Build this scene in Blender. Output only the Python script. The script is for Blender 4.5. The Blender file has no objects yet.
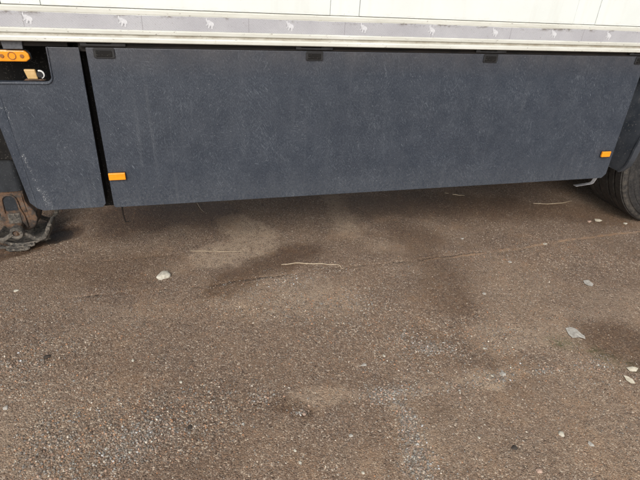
import bpy, bmesh, math, random
import numpy as np
from mathutils import Matrix, Vector
random.seed(7); rng = np.random.default_rng(11)
S = bpy.context.scene; COL = S.collection
PI = math.pi

# ---------------------------------------------------------------- camera
cam = bpy.data.cameras.new('camera'); co = bpy.data.objects.new('camera', cam); COL.objects.link(co)
cam.lens = 26.72; cam.sensor_width = 36; cam.sensor_fit = 'HORIZONTAL'; cam.clip_start = .02; cam.clip_end = 6000
R = [[0.96529733, 0.08263075, -0.2477362], [-0.25597582, 0.48732871, -0.83485754], [0.05174406, 0.86930023, 0.49156858]]
CAM = (0, -2.2, 1.45)
co.matrix_world = Matrix([R[0]+[CAM[0]], R[1]+[CAM[1]], R[2]+[CAM[2]], [0, 0, 0, 1]])
S.camera = co

# ---------------------------------------------------------------- sky and sun (bright overcast)
SUN_EL, SUN_AZ = 38, 202          # azimuth clockwise from +Y; behind the camera, a little to its left
w = bpy.data.worlds.new('World'); S.world = w; w.use_nodes = True
nt = w.node_tree; nt.nodes.clear()
sky = nt.nodes.new('ShaderNodeTexSky'); sky.sky_type = 'NISHITA'; sky.sun_disc = False
sky.sun_elevation = math.radians(SUN_EL); sky.sun_rotation = math.radians(SUN_AZ)
sky.air_density = 1.0; sky.dust_density = 4.0; sky.ozone_density = 1.0
hs = nt.nodes.new('ShaderNodeHueSaturation'); hs.inputs['Saturation'].default_value = .42
bg = nt.nodes.new('ShaderNodeBackground'); bg.inputs['Strength'].default_value = .15
ow = nt.nodes.new('ShaderNodeOutputWorld')
nt.links.new(sky.outputs[0], hs.inputs['Color']); nt.links.new(hs.outputs[0], bg.inputs[0]); nt.links.new(bg.outputs[0], ow.inputs[0])
sl = bpy.data.lights.new('sun', 'SUN'); sl.energy = 1.35; sl.angle = math.radians(22); sl.color = (1, .955, .89)
so = bpy.data.objects.new('sun', sl); COL.objects.link(so)
a, e = math.radians(SUN_AZ), math.radians(SUN_EL)
so.rotation_euler = Vector((math.sin(a)*math.cos(e), math.cos(a)*math.cos(e), math.sin(e))).to_track_quat('Z', 'Y').to_euler()
S.view_settings.view_transform = 'Standard'; S.view_settings.look = 'None'
S.view_settings.exposure = .18; S.view_settings.gamma = 1
S.render.engine = 'CYCLES'

# ---------------------------------------------------------------- helpers
Rn = np.array(R); Cn = np.array(CAM)
def gp(x, y, z=0.0):
    """ground point measured from a spot of the 640x480 photograph"""
    d = Rn @ np.array([x-320, -(y-240), -475.0]); t = (z-Cn[2])/d[2]; return (Cn+t*d)
def tag(o, label=None, cat=None, group=None, kind=None):
    if label: o['label'] = label
    if cat: o['category'] = cat
    if group: o['group'] = group
    if kind: o['kind'] = kind
    return o
def empty(name, loc=(0, 0, 0), rz=0):
    o = bpy.data.objects.new(name, None); COL.objects.link(o); o.location = loc; o.rotation_euler = (0, 0, rz); o.empty_display_size = .1; return o
def link(name, me, mat, parent=None, loc=None):
    if mat and not me.materials: me.materials.append(mat)
    o = bpy.data.objects.new(name, me); COL.objects.link(o)
    if parent: o.parent = parent
    if loc: o.location = loc
    return o
def obj(name, bm, mat, parent=None, bevel=0, smooth=False, loc=None, seg=2):
    bmesh.ops.recalc_face_normals(bm, faces=bm.faces)
    me = bpy.data.meshes.new(name); bm.to_mesh(me); bm.free()
    if smooth:
        for p in me.polygons: p.use_smooth = True
    o = link(name, me, mat, parent, loc)
    if bevel:
        m = o.modifiers.new('bevel', 'BEVEL'); m.width = bevel; m.segments = seg; m.limit_method = 'ANGLE'; m.angle_limit = math.radians(35)
    return o
def BM(): return bmesh.new()
def box(bm, x0, x1, y0, y1, z0, z1):
    v = [bm.verts.new(p) for p in [(x0,y0,z0),(x1,y0,z0),(x1,y1,z0),(x0,y1,z0),(x0,y0,z1),(x1,y0,z1),(x1,y1,z1),(x0,y1,z1)]]
    for f in [(0,3,2,1),(4,5,6,7),(0,1,5,4),(1,2,6,5),(2,3,7,6),(3,0,4,7)]: bm.faces.new([v[i] for i in f])
    return bm
def prism(bm, pts, axis, a0, a1):
    """closed outline pts (2-D) extruded along axis from a0 to a1"""
    def P(u, v, t):
        return {'x': (t, u, v), 'y': (u, t, v), 'z': (u, v, t)}[axis]
    A = [bm.verts.new(P(u, v, a0)) for u, v in pts]; B = [bm.verts.new(P(u, v, a1)) for u, v in pts]
    bm.faces.new(A); bm.faces.new(B[::-1]); n = len(pts)
    for i in range(n): bm.faces.new([A[i], A[(i+1) % n], B[(i+1) % n], B[i]])
    return bm
def band(path, th):
    """outline of an open 2-D polyline given a thickness"""
    n = len(path); L = []; Rr = []
    for i in range(n):
        p0 = Vector(path[max(i-1, 0)]); p1 = Vector(path[min(i+1, n-1)]); d = (p1-p0).normalized(); q = Vector((-d.y, d.x))*th/2
        p = Vector(path[i]); L.append(tuple(p+q)); Rr.append(tuple(p-q))
    return L+Rr[::-1]
def tube(bm, pts, r, n=8, taper=None):
    pts = [Vector(p) for p in pts]; rings = []
    for i, p in enumerate(pts):
        d = (pts[min(i+1, len(pts)-1)]-pts[max(i-1, 0)]).normalized()
        u = d.cross(Vector((0, 0, 1)));  u = u.normalized() if u.length > .05 else d.cross(Vector((1, 0, 0))).normalized()
        v = d.cross(u); rr = r*(taper[i] if taper else 1)
        rings.append([bm.verts.new(p+(u*math.cos(2*PI*k/n)+v*math.sin(2*PI*k/n))*rr) for k in range(n)])
    for a_, b_ in zip(rings, rings[1:]):
        for k in range(n): bm.faces.new([a_[k], a_[(k+1) % n], b_[(k+1) % n], b_[k]])
    bm.faces.new(rings[0][::-1]); bm.faces.new(rings[-1]); return bm
def lathe_y(bm, prof, n=96, closed=True):
    """prof: (y, r) ring outline spun about the Y axis"""
    rings = []
    for k in range(n):
        t = 2*PI*k/n; rings.append([bm.verts.new((r*math.cos(t), y, r*math.sin(t))) for y, r in prof])
    m = len(prof)
    for k in range(n):
        a_, b_ = rings[k], rings[(k+1) % n]
        for i in range(m if closed else m-1): bm.faces.new([a_[i], a_[(i+1) % m], b_[(i+1) % m], b_[i]])
    return bm
def rrect(x0, x1, z0, z1, r, n=5):
    out = []
    for cx, cz, s in ((x1-r, z1-r, 0), (x0+r, z1-r, 90), (x0+r, z0+r, 180), (x1-r, z0+r, 270)):
        for k in range(n+1):
            t = math.radians(s+90*k/n); out.append((cx+r*math.cos(t), cz+r*math.sin(t)))
    return out

# ---- node helper
class N:
    def __init__(s, name, rough=.6, metal=0, spec=None):
        s.m = bpy.data.materials.new(name); s.m.use_nodes = True; s.t = s.m.node_tree; s.b = s.t.nodes['Principled BSDF']
        s.b.inputs['Roughness'].default_value = rough; s.b.inputs['Metallic'].default_value = metal
        if spec is not None: s.b.inputs['Specular IOR Level'].default_value = spec
        s.tc = s.t.nodes.new('ShaderNodeTexCoord').outputs['Object']
    def n(s, typ, **k):
        x = s.t.nodes.new('ShaderNode'+typ)
        for a_, b_ in k.items(): setattr(x, a_, b_)
        return x
    def set(s, sock, v):
        if isinstance(v, bpy.types.NodeSocket): s.t.links.new(v, sock)
        else:
            if isinstance(v, (tuple, list)) and len(v) == 3 and len(sock.default_value) == 4: v = (*v, 1)
            sock.default_value = v
    def map(s, scale=(1,1,1), rot=(0,0,0), loc=(0,0,0), src=None):
        x = s.n('Mapping'); s.set(x.inputs[0], src or s.tc); x.inputs['Scale'].default_value = scale; x.inputs['Rotation'].default_value = rot; x.inputs['Location'].default_value = loc; return x.outputs[0]
    def noise(s, scale, detail=3, rough=.55, vec=None, out=0, dist=0):
        x = s.n('TexNoise'); s.set(x.inputs['Vector'], vec or s.tc); x.inputs['Scale'].default_value = scale; x.inputs['Detail'].default_value = detail; x.inputs['Roughness'].default_value = rough; x.inputs['Distortion'].default_value = dist; return x.outputs[out]
    def vor(s, scale, out='Distance', feature='F1', vec=None, rand=1):
        x = s.n('TexVoronoi', feature=feature); s.set(x.inputs['Vector'], vec or s.tc); x.inputs['Scale'].default_value = scale; x.inputs['Randomness'].default_value = rand; return x.outputs[out]
    def ramp(s, fac, stops, interp='LINEAR'):
        x = s.n('ValToRGB'); s.set(x.inputs[0], fac); x.color_ramp.interpolation = interp; el = x.color_ramp.elements
        while len(el) < len(stops): el.new(.5)
        for e_, (p, c) in zip(el, stops): e_.position = p; e_.color = (*c, 1) if isinstance(c, (tuple, list)) else (c, c, c, 1)
        return x.outputs[0]
    def mr(s, v, a0, a1, b0=0., b1=1., smooth=False):
        x = s.n('MapRange'); x.interpolation_type = 'SMOOTHSTEP' if smooth else 'LINEAR'
        s.set(x.inputs[0], v)
        for i, q in enumerate((a0, a1, b0, b1)): x.inputs[i+1].default_value = q
        return x.outputs[0]
    def math(s, op, a_, b_=0.):
        x = s.n('Math', operation=op); s.set(x.inputs[0], a_); s.set(x.inputs[1], b_); return x.outputs[0]
    def mix(s, fac, a_, b_, blend='MIX'):
        x = s.n('Mix', data_type='RGBA', blend_type=blend); s.set(x.inputs[0], fac); s.set(x.inputs[6], a_); s.set(x.inputs[7], b_); return x.outputs[2]
    def attr(s, name, out='Fac'):
        x = s.n('Attribute', attribute_name=name); return x.outputs[out]
    def sep(s, v=None):
        x = s.n('SeparateXYZ'); s.set(x.inputs[0], v or s.tc); return x.outputs
    def bump(s, h, strength=.3, dist=.002, prev=None):
        x = s.n('Bump'); s.set(x.inputs['Height'], h); x.inputs['Strength'].default_value = strength; x.inputs['Distance'].default_value = dist
        if prev: s.set(x.inputs['Normal'], prev)
        return x.outputs[0]
    def fin(s, col=None, rough=None, nor=None):
        if col is not None: s.set(s.b.inputs['Base Color'], col)
        if rough is not None: s.set(s.b.inputs['Roughness'], rough)
        if nor is not None: s.set(s.b.inputs['Normal'], nor)
        return s.m

def m_wall():
    n = N('white_wall_paint', .42)
    d = n.noise(3.5, 5, .6); sp = n.noise(160, 2, .5); st = n.noise(14, 4, .6, n.map((1, 1, .12)))
    c = n.mix(n.mr(d, .35, .75), (.70, .74, .715), (.765, .805, .79))
    c = n.mix(n.mr(st, .52, .8, 0, .22), c, (.50, .47, .38))
    c = n.mix(n.mr(sp, .70, .78, 0, .55), c, (.25, .22, .17))
    z = n.sep()[2]
    g = n.math('MULTIPLY', n.mr(z, 1.286, 1.305, 1, 0, True), n.mr(n.noise(45, 4, .7, n.map((.3, 1, 1))), .5, .75, 0, .35))
    c = n.mix(g, c, (.36, .31, .22))
    return n.fin(c, n.mr(d, .3, .8, .32, .55), n.bump(n.noise(7, 3), .12, .01, n.bump(sp, .05, .001)))
def m_rail():
    n = N('cream_rail_paint', .48)
    d = n.noise(9, 5, .65, n.map((.35, 1, 2))); sp = n.noise(120, 3, .6, n.map((.5, 1, 1)))
    z = n.sep()[2]
    c = n.mix(n.mr(d, .35, .7), (.54, .54, .48), (.69, .70, .65))
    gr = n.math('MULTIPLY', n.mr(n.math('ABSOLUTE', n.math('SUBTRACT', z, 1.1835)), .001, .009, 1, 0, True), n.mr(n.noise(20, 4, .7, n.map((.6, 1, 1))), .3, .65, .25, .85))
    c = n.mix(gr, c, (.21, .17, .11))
    c = n.mix(n.mr(sp, .64, .73, 0, .7), c, (.13, .10, .07))
    return n.fin(c, n.mr(d, .3, .8, .38, .62), n.bump(n.noise(60, 3), .1, .002))
def m_strip():
    n = N('silver_reflective_tape', .38)
    x, y, z = n.sep()
    wv = n.n('TexWave', wave_type='BANDS', bands_direction='DIAGONAL'); n.set(wv.inputs[0], n.map((1, 0, 1))); wv.inputs['Scale'].default_value = 60; wv.inputs['Distortion'].default_value = .6
    cell = n.vor(330, 'Distance'); d = n.noise(6, 4, .6); sp = n.noise(190, 2, .5)
    c = n.mix(n.mr(d, .35, .7), (.375, .375, .40), (.46, .465, .485))
    c = n.mix(n.mr(wv.outputs[1], .3, .7, 0, .16), c, (.27, .27, .30)); c = n.mix(n.mr(cell, 0, .6, .18, 0), c, (.8, .8, .84))
    c = n.mix(n.mr(sp, .68, .74, 0, .6), c, (.16, .13, .10))
    # worn, dirty upper edge
    wear = n.math('MULTIPLY', n.mr(z, 1.246, 1.262, 0, 1), n.mr(n.noise(22, 5, .75, n.map((.5, 1, 1))), .50, .62))
    c = n.mix(wear, c, (.12, .10, .075))
    jx = n.math('PINGPONG', n.math('ADD', x, .145), .2135)
    c = n.mix(n.mr(jx, 0, .0022, .55, 0), c, (.13, .12, .12))
    return n.fin(c, .4, n.bump(cell, .15, .0006, n.bump(n.noise(30, 3), .12, .003)))
def m_skirt(name, base=(.0205, .028, .042), scuff=None, seed=0):
    n = N(name, .5)
    off = (seed*3.1, 0, seed*1.7)
    big = n.noise(1.8, 5, .6, n.map(loc=off)); mid = n.noise(11, 5, .68, n.map(loc=off))
    warp = n.noise(5, 2, .5, n.map(loc=off), out=1)
    def strokes(ang, sc, lo, hi, amt, stretch=.11, dens=3.5):
        # short fine scuff strokes that lie along one direction
        base_v = n.n('VectorMath', operation='ADD'); n.set(base_v.inputs[0], n.map((1, 0, 1), loc=off)); sc1 = n.n('VectorMath', operation='SCALE'); n.set(sc1.inputs[0], warp); sc1.inputs['Scale'].default_value = .012; n.set(base_v.inputs[1], sc1.outputs[0])
        r_ = n.map((1, 1, 1), (0, math.radians(ang), 0), src=base_v.outputs[0])
        v = n.map((1, 1, stretch), src=r_)
        t = n.noise(sc, 2, .5, v)
        m_ = n.mr(n.noise(dens, 3, .6, n.map(loc=(ang, 0, sc))), .42, .66)
        return n.math('MULTIPLY', n.mr(t, lo, hi, 0, amt), m_)
    s = n.math('MAXIMUM', strokes(30, 380, .58, .70, .55, .13, 5), strokes(-32, 360, .59, .71, .50, .13, 5))
    s = n.math('MAXIMUM', s, strokes(6, 300, .62, .72, .45, .09, 6))
    s = n.math('MAXIMUM', s, strokes(80, 330, .62, .72, .45, .12, 5))
    s = n.math('MAXIMUM', s, n.math('MULTIPLY', strokes(28, 190, .68, .74, .8, .12, 2.5), 1.0))
    dots = n.noise(230, 1, .5, n.map(loc=off)); 
    c = n.mix(n.mr(big, .3, .7), tuple(b*.93 for b in base), tuple(b*1.10 for b in base))
    c = n.mix(n.mr(mid, .42, .72, 0, .16), c, (.10, .11, .13))
    c = n.mix(n.mr(n.noise(300, 3, .68, n.map((1, 1, .38), loc=off)), .46, .70, 0, .5), c, (.095, .11, .135))
    run = n.math('MULTIPLY', n.mr(n.noise(34, 4, .6, n.map((1, 1, .045), loc=off)), .54, .74), n.mr(n.noise(2.2, 2, .5, n.map(loc=(4, 0, seed))), .4, .62))
    c = n.mix(n.math('MULTIPLY', run, .30), c, (.11, .12, .135))
    c = n.mix(s, c, (.17, .195, .225))
    c = n.mix(n.mr(dots, .72, .78, 0, .8), c, (.42, .43, .44))
    z = n.sep()[2]
    # dust lying on the top of the sheet and road dirt thrown on the lower edge
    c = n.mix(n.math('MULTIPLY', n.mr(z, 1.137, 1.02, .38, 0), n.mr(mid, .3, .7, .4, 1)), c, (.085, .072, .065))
    c = n.mix(n.math('MULTIPLY', n.mr(z, .425, .60, .34, 0), n.mr(n.noise(90, 4, .7, n.map(loc=off)), .42, .62, 0, 1)), c, (.12, .125, .13))
    if scuff:
        x = n.sep()[0]
        for (xa, za, xb, zb, wd, am) in scuff:
            sl_ = (xb-xa)/(zb-za)
            xc = n.math('ADD', n.math('MULTIPLY', n.math('SUBTRACT', z, za), sl_), xa)
            wob = n.mr(n.noise(25, 3, .6), .3, .7, -.010, .010)
            dd = n.math('ABSOLUTE', n.math('SUBTRACT', n.math('SUBTRACT', x, xc), wob))
            mz = n.math('MULTIPLY', n.mr(z, zb-.012, zb+.012), n.mr(z, za-.012, za+.012, 1, 0))
            sc_ = n.math('MULTIPLY', n.math('MULTIPLY', n.mr(dd, wd*.1, wd, 1, 0, True), mz), n.math('MULTIPLY', n.mr(n.noise(190, 4, .75), .52, .62, 0, am), n.mr(n.noise(22, 3, .6, n.map(loc=(3, 3, 3))), .42, .56)))
            c = n.mix(sc_, c, (.55, .57, .58))
    nor = n.bump(s, .25, .0005, n.bump(n.noise(260, 2), .10, .0008, n.bump(n.noise(3, 2), .35, .02)))
    return n.fin(c, n.mr(mid, .3, .7, .42, .62), nor)
def m_plain(name, a_, b_, scale=20, rough=.6, metal=0, bump=.15, spec=None, speck=None):
    n = N(name, rough, metal, spec); d = n.noise(scale, 5, .65)
    c = n.mix(n.mr(d, .35, .68), a_, b_)
    if speck: c = n.mix(n.mr(n.noise(scale*9, 2, .5), .63, .7, 0, .8), c, speck)
    return n.fin(c, n.mr(d, .3, .7, max(rough-.1, .05), min(rough+.1, 1)), n.bump(n.noise(scale*4, 3), bump, .002))
def m_rust():
    n = N('rusty_muddy_steel', .85); d = n.noise(14, 6, .7); e_ = n.noise(38, 5, .7)
    c = n.ramp(d, [(.36, (.022, .018, .016)), (.46, (.065, .048, .037)), (.55, (.15, .082, .045)), (.63, (.13, .105, .085))])
    c = n.mix(n.mr(e_, .5, .68, 0, .8), c, (.05, .048, .048))
    return n.fin(c, .85, n.bump(e_, .8, .008))
def m_foot():
    n = N('dusty_cast_steel', .75); d = n.noise(16, 6, .7); e_ = n.noise(70, 4, .7)
    c = n.ramp(d, [(.3, (.030, .028, .026)), (.47, (.085, .078, .068)), (.60, (.19, .168, .14)), (.78, (.10, .07, .045))])
    c = n.mix(n.mr(e_, .52, .66, 0, .8), c, (.24, .21, .17))
    c = n.mix(n.mr(n.noise(48, 4, .7, n.map(loc=(7, 7, 7))), .52, .62, 0, .85), c, (.018, .016, .015))
    return n.fin(c, .75, n.bump(e_, 1., .008, n.bump(d, .8, .015)))
def m_tyre():
    n = N('worn_dusty_tyre_rubber', .72)
    x, y, z = n.sep(); r_ = n.math('SQRT', n.math('ADD', n.math('MULTIPLY', x, x), n.math('MULTIPLY', z, z)))
    d = n.noise(9, 6, .72); e_ = n.noise(70, 4, .7)
    c = n.ramp(d, [(.34, (.009, .009, .010)), (.54, (.019, .0185, .0185)), (.72, (.050, .045, .040))])
    c = n.mix(n.mr(e_, .5, .72, 0, .45), c, (.10, .09, .08))
    edge = n.math('MULTIPLY', n.mr(n.math('ABSOLUTE', n.math('SUBTRACT', r_, .50)), 0, .03, 1, 0, True), n.mr(n.noise(30, 4, .7), .4, .65, 0, .6))
    c = n.mix(edge, c, (.12, .105, .085))
    return n.fin(c, .72, n.bump(e_, .6, .004, n.bump(n.noise(16, 4, .7), .5, .012)))
def m_orange(name='amber_plastic'):
    n = N(name, .28); v = n.vor(420, 'Distance')
    c = n.mix(n.mr(n.noise(60, 3), .4, .7, 0, .5), (.90, .33, .012), (.80, .24, .008))
    n.b.inputs['Coat Weight'].default_value = .4
    return n.fin(c, .3, n.bump(v, .25, .001))
def m_ground():
    n = N('worn_brown_asphalt', .85)
    wet, dust, grav, crk_shade, moss, rust = [n.attr(k) for k in ('wet', 'dust', 'grav', 'crack', 'moss', 'rust')]
    wv = n.n('VectorMath', operation='ADD'); n.set(wv.inputs[0], n.tc); s_ = n.n('VectorMath', operation='SCALE'); n.set(s_.inputs[0], n.noise(90, 2, .5, out=1)); s_.inputs['Scale'].default_value = .004; n.set(wv.inputs[1], s_.outputs[0]); V = wv.outputs[0]
    pal = [(0, (.035, .025, .020)), (.14, (.100, .072, .055)), (.32, (.155, .118, .094)), (.48, (.215, .155, .115)), (.60, (.125, .115, .108)), (.72, (.31, .215, .155)), (.82, (.24, .225, .21)), (.91, (.46, .40, .33)), (1, (.66, .62, .56))]
    def layer(sc):
        g = n.n('TexVoronoi', feature='F1'); n.set(g.inputs[0], V); g.inputs['Scale'].default_value = sc
        sp_ = n.sep(g.outputs['Color'])
        ed = n.n('TexVoronoi', feature='DISTANCE_TO_EDGE'); n.set(ed.inputs[0], V); ed.inputs['Scale'].default_value = sc
        return n.ramp(sp_[0], pal), ed.outputs[0], sp_[1], g.outputs[0]
    c1, e1, r1, d1 = layer(150); c2, e2, r2, d2 = layer(300)
    pick = n.math('GREATER_THAN', r1, n.mr(grav, 0, 1, .62, .12))
    col = n.mix(pick, c2, c1)
    h = n.math('MULTIPLY', pick, n.mr(d1, 0, .7, 1, 0)); h2 = n.mr(d2, 0, .7, .5, 0); hh = n.math('MAXIMUM', h, h2)
    gap = n.math('MULTIPLY', n.mr(e1, .0, .07, .75, 0), pick)
    col = n.mix(gap, col, (.045, .034, .027)); col = n.mix(n.mr(e2, 0, .06, .35, 0), col, (.05, .038, .03))
    big = n.noise(1.7, 6, .62); mid = n.noise(7, 6, .7); mot = n.noise(28, 5, .72)
    # fine brown dirt filling the voids
    fill = n.math('MULTIPLY', n.mr(mid, .38, .66, .32, .70), n.mr(grav, 0, 1, 1, .4))
    col = n.mix(fill, col, n.mix(n.mr(mot, .35, .65), (.110, .072, .049), (.198, .143, .102)))
    col = n.mix(n.math('MULTIPLY', dust, n.mr(n.math('ADD', mot, n.mr(n.noise(130, 3, .6), .2, .8, -.3, .3)), .34, .56, .0, 1)), col, n.mix(n.mr(n.noise(260, 2), .3, .7), (.25, .205, .160), (.46, .39, .315)))
    col = n.mix(n.math('MULTIPLY', rust, n.mr(mot, .36, .58, .15, .75)), col, (.38, .245, .14))
    col = n.mix(n.math('MULTIPLY', moss, n.mr(mot, .42, .6, .1, .85)), col, (.065, .07, .028))
    col = n.mix(n.mr(n.noise(420, 2, .5), .60, .72, 0, .6), col, (.50, .43, .36))
    col = n.mix(n.mr(n.noise(380, 2, .5, n.map(loc=(5, 5, 5))), .58, .70, 0, .7), col, (.030, .022, .018))
    tone = n.mix(n.mr(big, .35, .68), (1.06, .965, .87), (1.36, 1.24, 1.09)); col = n.mix(1., col, tone, 'MULTIPLY')
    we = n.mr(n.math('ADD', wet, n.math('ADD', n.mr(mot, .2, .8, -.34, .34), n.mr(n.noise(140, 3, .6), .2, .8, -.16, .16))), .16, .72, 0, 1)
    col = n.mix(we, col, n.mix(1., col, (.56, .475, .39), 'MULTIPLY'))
    col = n.mix(n.mr(crk_shade, .3, .8, 0, .8), col, (.024, .018, .014))
    nor = n.bump(n.noise(600, 2), .3, .0012, n.bump(hh, .9, .0055, n.bump(mot, .5, .006)))
    return n.fin(col, n.mix(we, (.86,)*3, (.62,)*3), nor)
def m_pebble():
    n = N('mixed_gravel_stone', .8); c = n.attr('pc', 'Color'); d = n.noise(700, 3)
    return n.fin(n.mix(1., c, n.mix(d, (.8, .8, .8), (1.15, 1.15, 1.15)), 'MULTIPLY'), .8, n.bump(d, .3, .001))

M = dict(wall=m_wall(), rail=m_rail(), strip=m_strip(),
    emblem=m_plain('white_tape_print', (.52, .525, .545), (.68, .69, .71), 90, .45, bump=.05),
    skirt=m_skirt('scuffed_grey_skirt'),
    cab=m_skirt('scuffed_grey_locker_panel', (.0205, .028, .042), [(-.712, .93, -.690, .70, .004, .6), (-.695, .71, -.650, .455, .009, .9), (-.665, .56, -.625, .44, .020, .55), (-.735, .905, -.700, .885, .012, .8), (-.57, .54, -.50, .51, .03, .22)], 1),
    black=m_plain('dirty_black_paint', (.004, .004, .004), (.012, .011, .010), 18, .7, spec=.25, speck=(.10, .09, .08)),
    clip=m_plain('dusty_black_clip', (.008, .008, .009), (.022, .022, .023), 60, .6),
    frame=m_plain('dusty_chassis_steel', (.008, .007, .006), (.026, .020, .017), 12, .7, spec=.3),
    galv=m_plain('speckled_galvanised_bracket', (.07, .075, .085), (.13, .135, .15), 80, .5, .2, speck=(.02, .02, .02)),
    zinc=m_plain('pale_zinc_steel', (.26, .26, .27), (.42, .42, .43), 50, .45, .3),
    tubep=m_plain('blue_black_leg_paint', (.012, .016, .021), (.024, .029, .036), 15, .5, speck=(.08, .08, .085)),
    rust=m_rust(), foot=m_foot(), tyre=m_tyre(), amber=m_orange(),
    rim=m_plain('dull_silver_rim', (.25, .25, .25), (.38, .38, .37), 14, .5, .4),
    guard=m_plain('dusty_black_mudguard_plastic', (.026, .032, .042), (.05, .057, .068), 10, .55, speck=(.12, .12, .12)),
    screw=m_plain('rusty_screw', (.22, .08, .02), (.35, .14, .03), 200, .6),
    knob=m_plain('tan_plastic_tag', (.50, .33, .13), (.60, .41, .19), 60, .5),
    glint=m_plain('white_glint', (.7, .7, .68), (.8, .8, .78), 40, .4),
    straw=m_plain('dry_straw', (.34, .27, .18), (.55, .46, .34), 60, .8),
    leafp=m_plain('bleached_leaf', (.46, .41, .31), (.62, .57, .46), 80, .8),
    stonew=m_plain('chalky_white_stone', (.34, .31, .25), (.60, .57, .48), 70, .85, bump=.6),
    stoneg=m_plain('pale_grey_stone', (.27, .25, .22), (.46, .435, .39), 60, .85, bump=.6),
    stonep=m_plain('pinkish_stone', (.30, .20, .15), (.46, .34, .27), 60, .85, bump=.6),
    stoned=m_plain('black_bitumen_lump', (.025, .019, .015), (.06, .048, .038), 60, .8, bump=.6),
    ground=m_ground(), pebble=m_pebble())

# ---------------------------------------------------------------- ground
def lattice(n): return rng.random((n, n))
LAT = [lattice(257) for _ in range(6)]
def vnoise(x, y, sc, k=0, octv=4, rough=.55):
    out = 0; amp = 1; tot = 0
    for o in range(octv):
        L = LAT[(k+o) % 6]; u = x*sc+17.3*o+k*5.1; v = y*sc+9.7*o+k*3.3
        iu = np.floor(u).astype(int); iv = np.floor(v).astype(int); fu = u-iu; fv = v-iv
        fu = fu*fu*(3-2*fu); fv = fv*fv*(3-2*fv); a0 = L[iu % 256, iv % 256]; a1 = L[(iu+1) % 256, iv % 256]; b0 = L[iu % 256, (iv+1) % 256]; b1 = L[(iu+1) % 256, (iv+1) % 256]
        out = out+amp*((a0*(1-fu)+a1*fu)*(1-fv)+(b0*(1-fu)+b1*fu)*fv); tot += amp; amp *= rough; sc *= 2
    return out/tot
def seg_dist(x, y, pts):
    d = np.full(x.shape, 1e9); 
    for (x0, y0), (x1, y1) in zip(pts, pts[1:]):
        dx, dy = x1-x0, y1-y0; t = np.clip(((x-x0)*dx+(y-y0)*dy)/(dx*dx+dy*dy), 0, 1)
        d = np.minimum(d, np.hypot(x-x0-t*dx, y-y0-t*dy))
    return d
def G(*ps): return [tuple(gp(*p)[:2]) for p in ps]
def blob(x, y, pts, rad, soft, wob=.06, k=0, sc=6):
    q = max(wob, .05)*2.4; x, y = x+(vnoise(x+40, y+60, 3.5, k, 5, .66)-.5)*q, y+(vnoise(x+60, y+40, 3.5, k+2, 5, .66)-.5)*q
    d = seg_dist(x, y, G(*pts)) + (vnoise(x+50, y+50, sc, k, 4, .65)-.5)*wob*2
    return np.clip((rad+soft-d)/soft, 0, 1)
CRACK1 = [(60, 298), (80, 297), (130, 292), (200, 286), (250, 279), (300, 273), (350, 266), (395, 262), (430, 258), (480, 252)]
CRACK2 = [(395, 398), (410, 430), (425, 480)]
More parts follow.
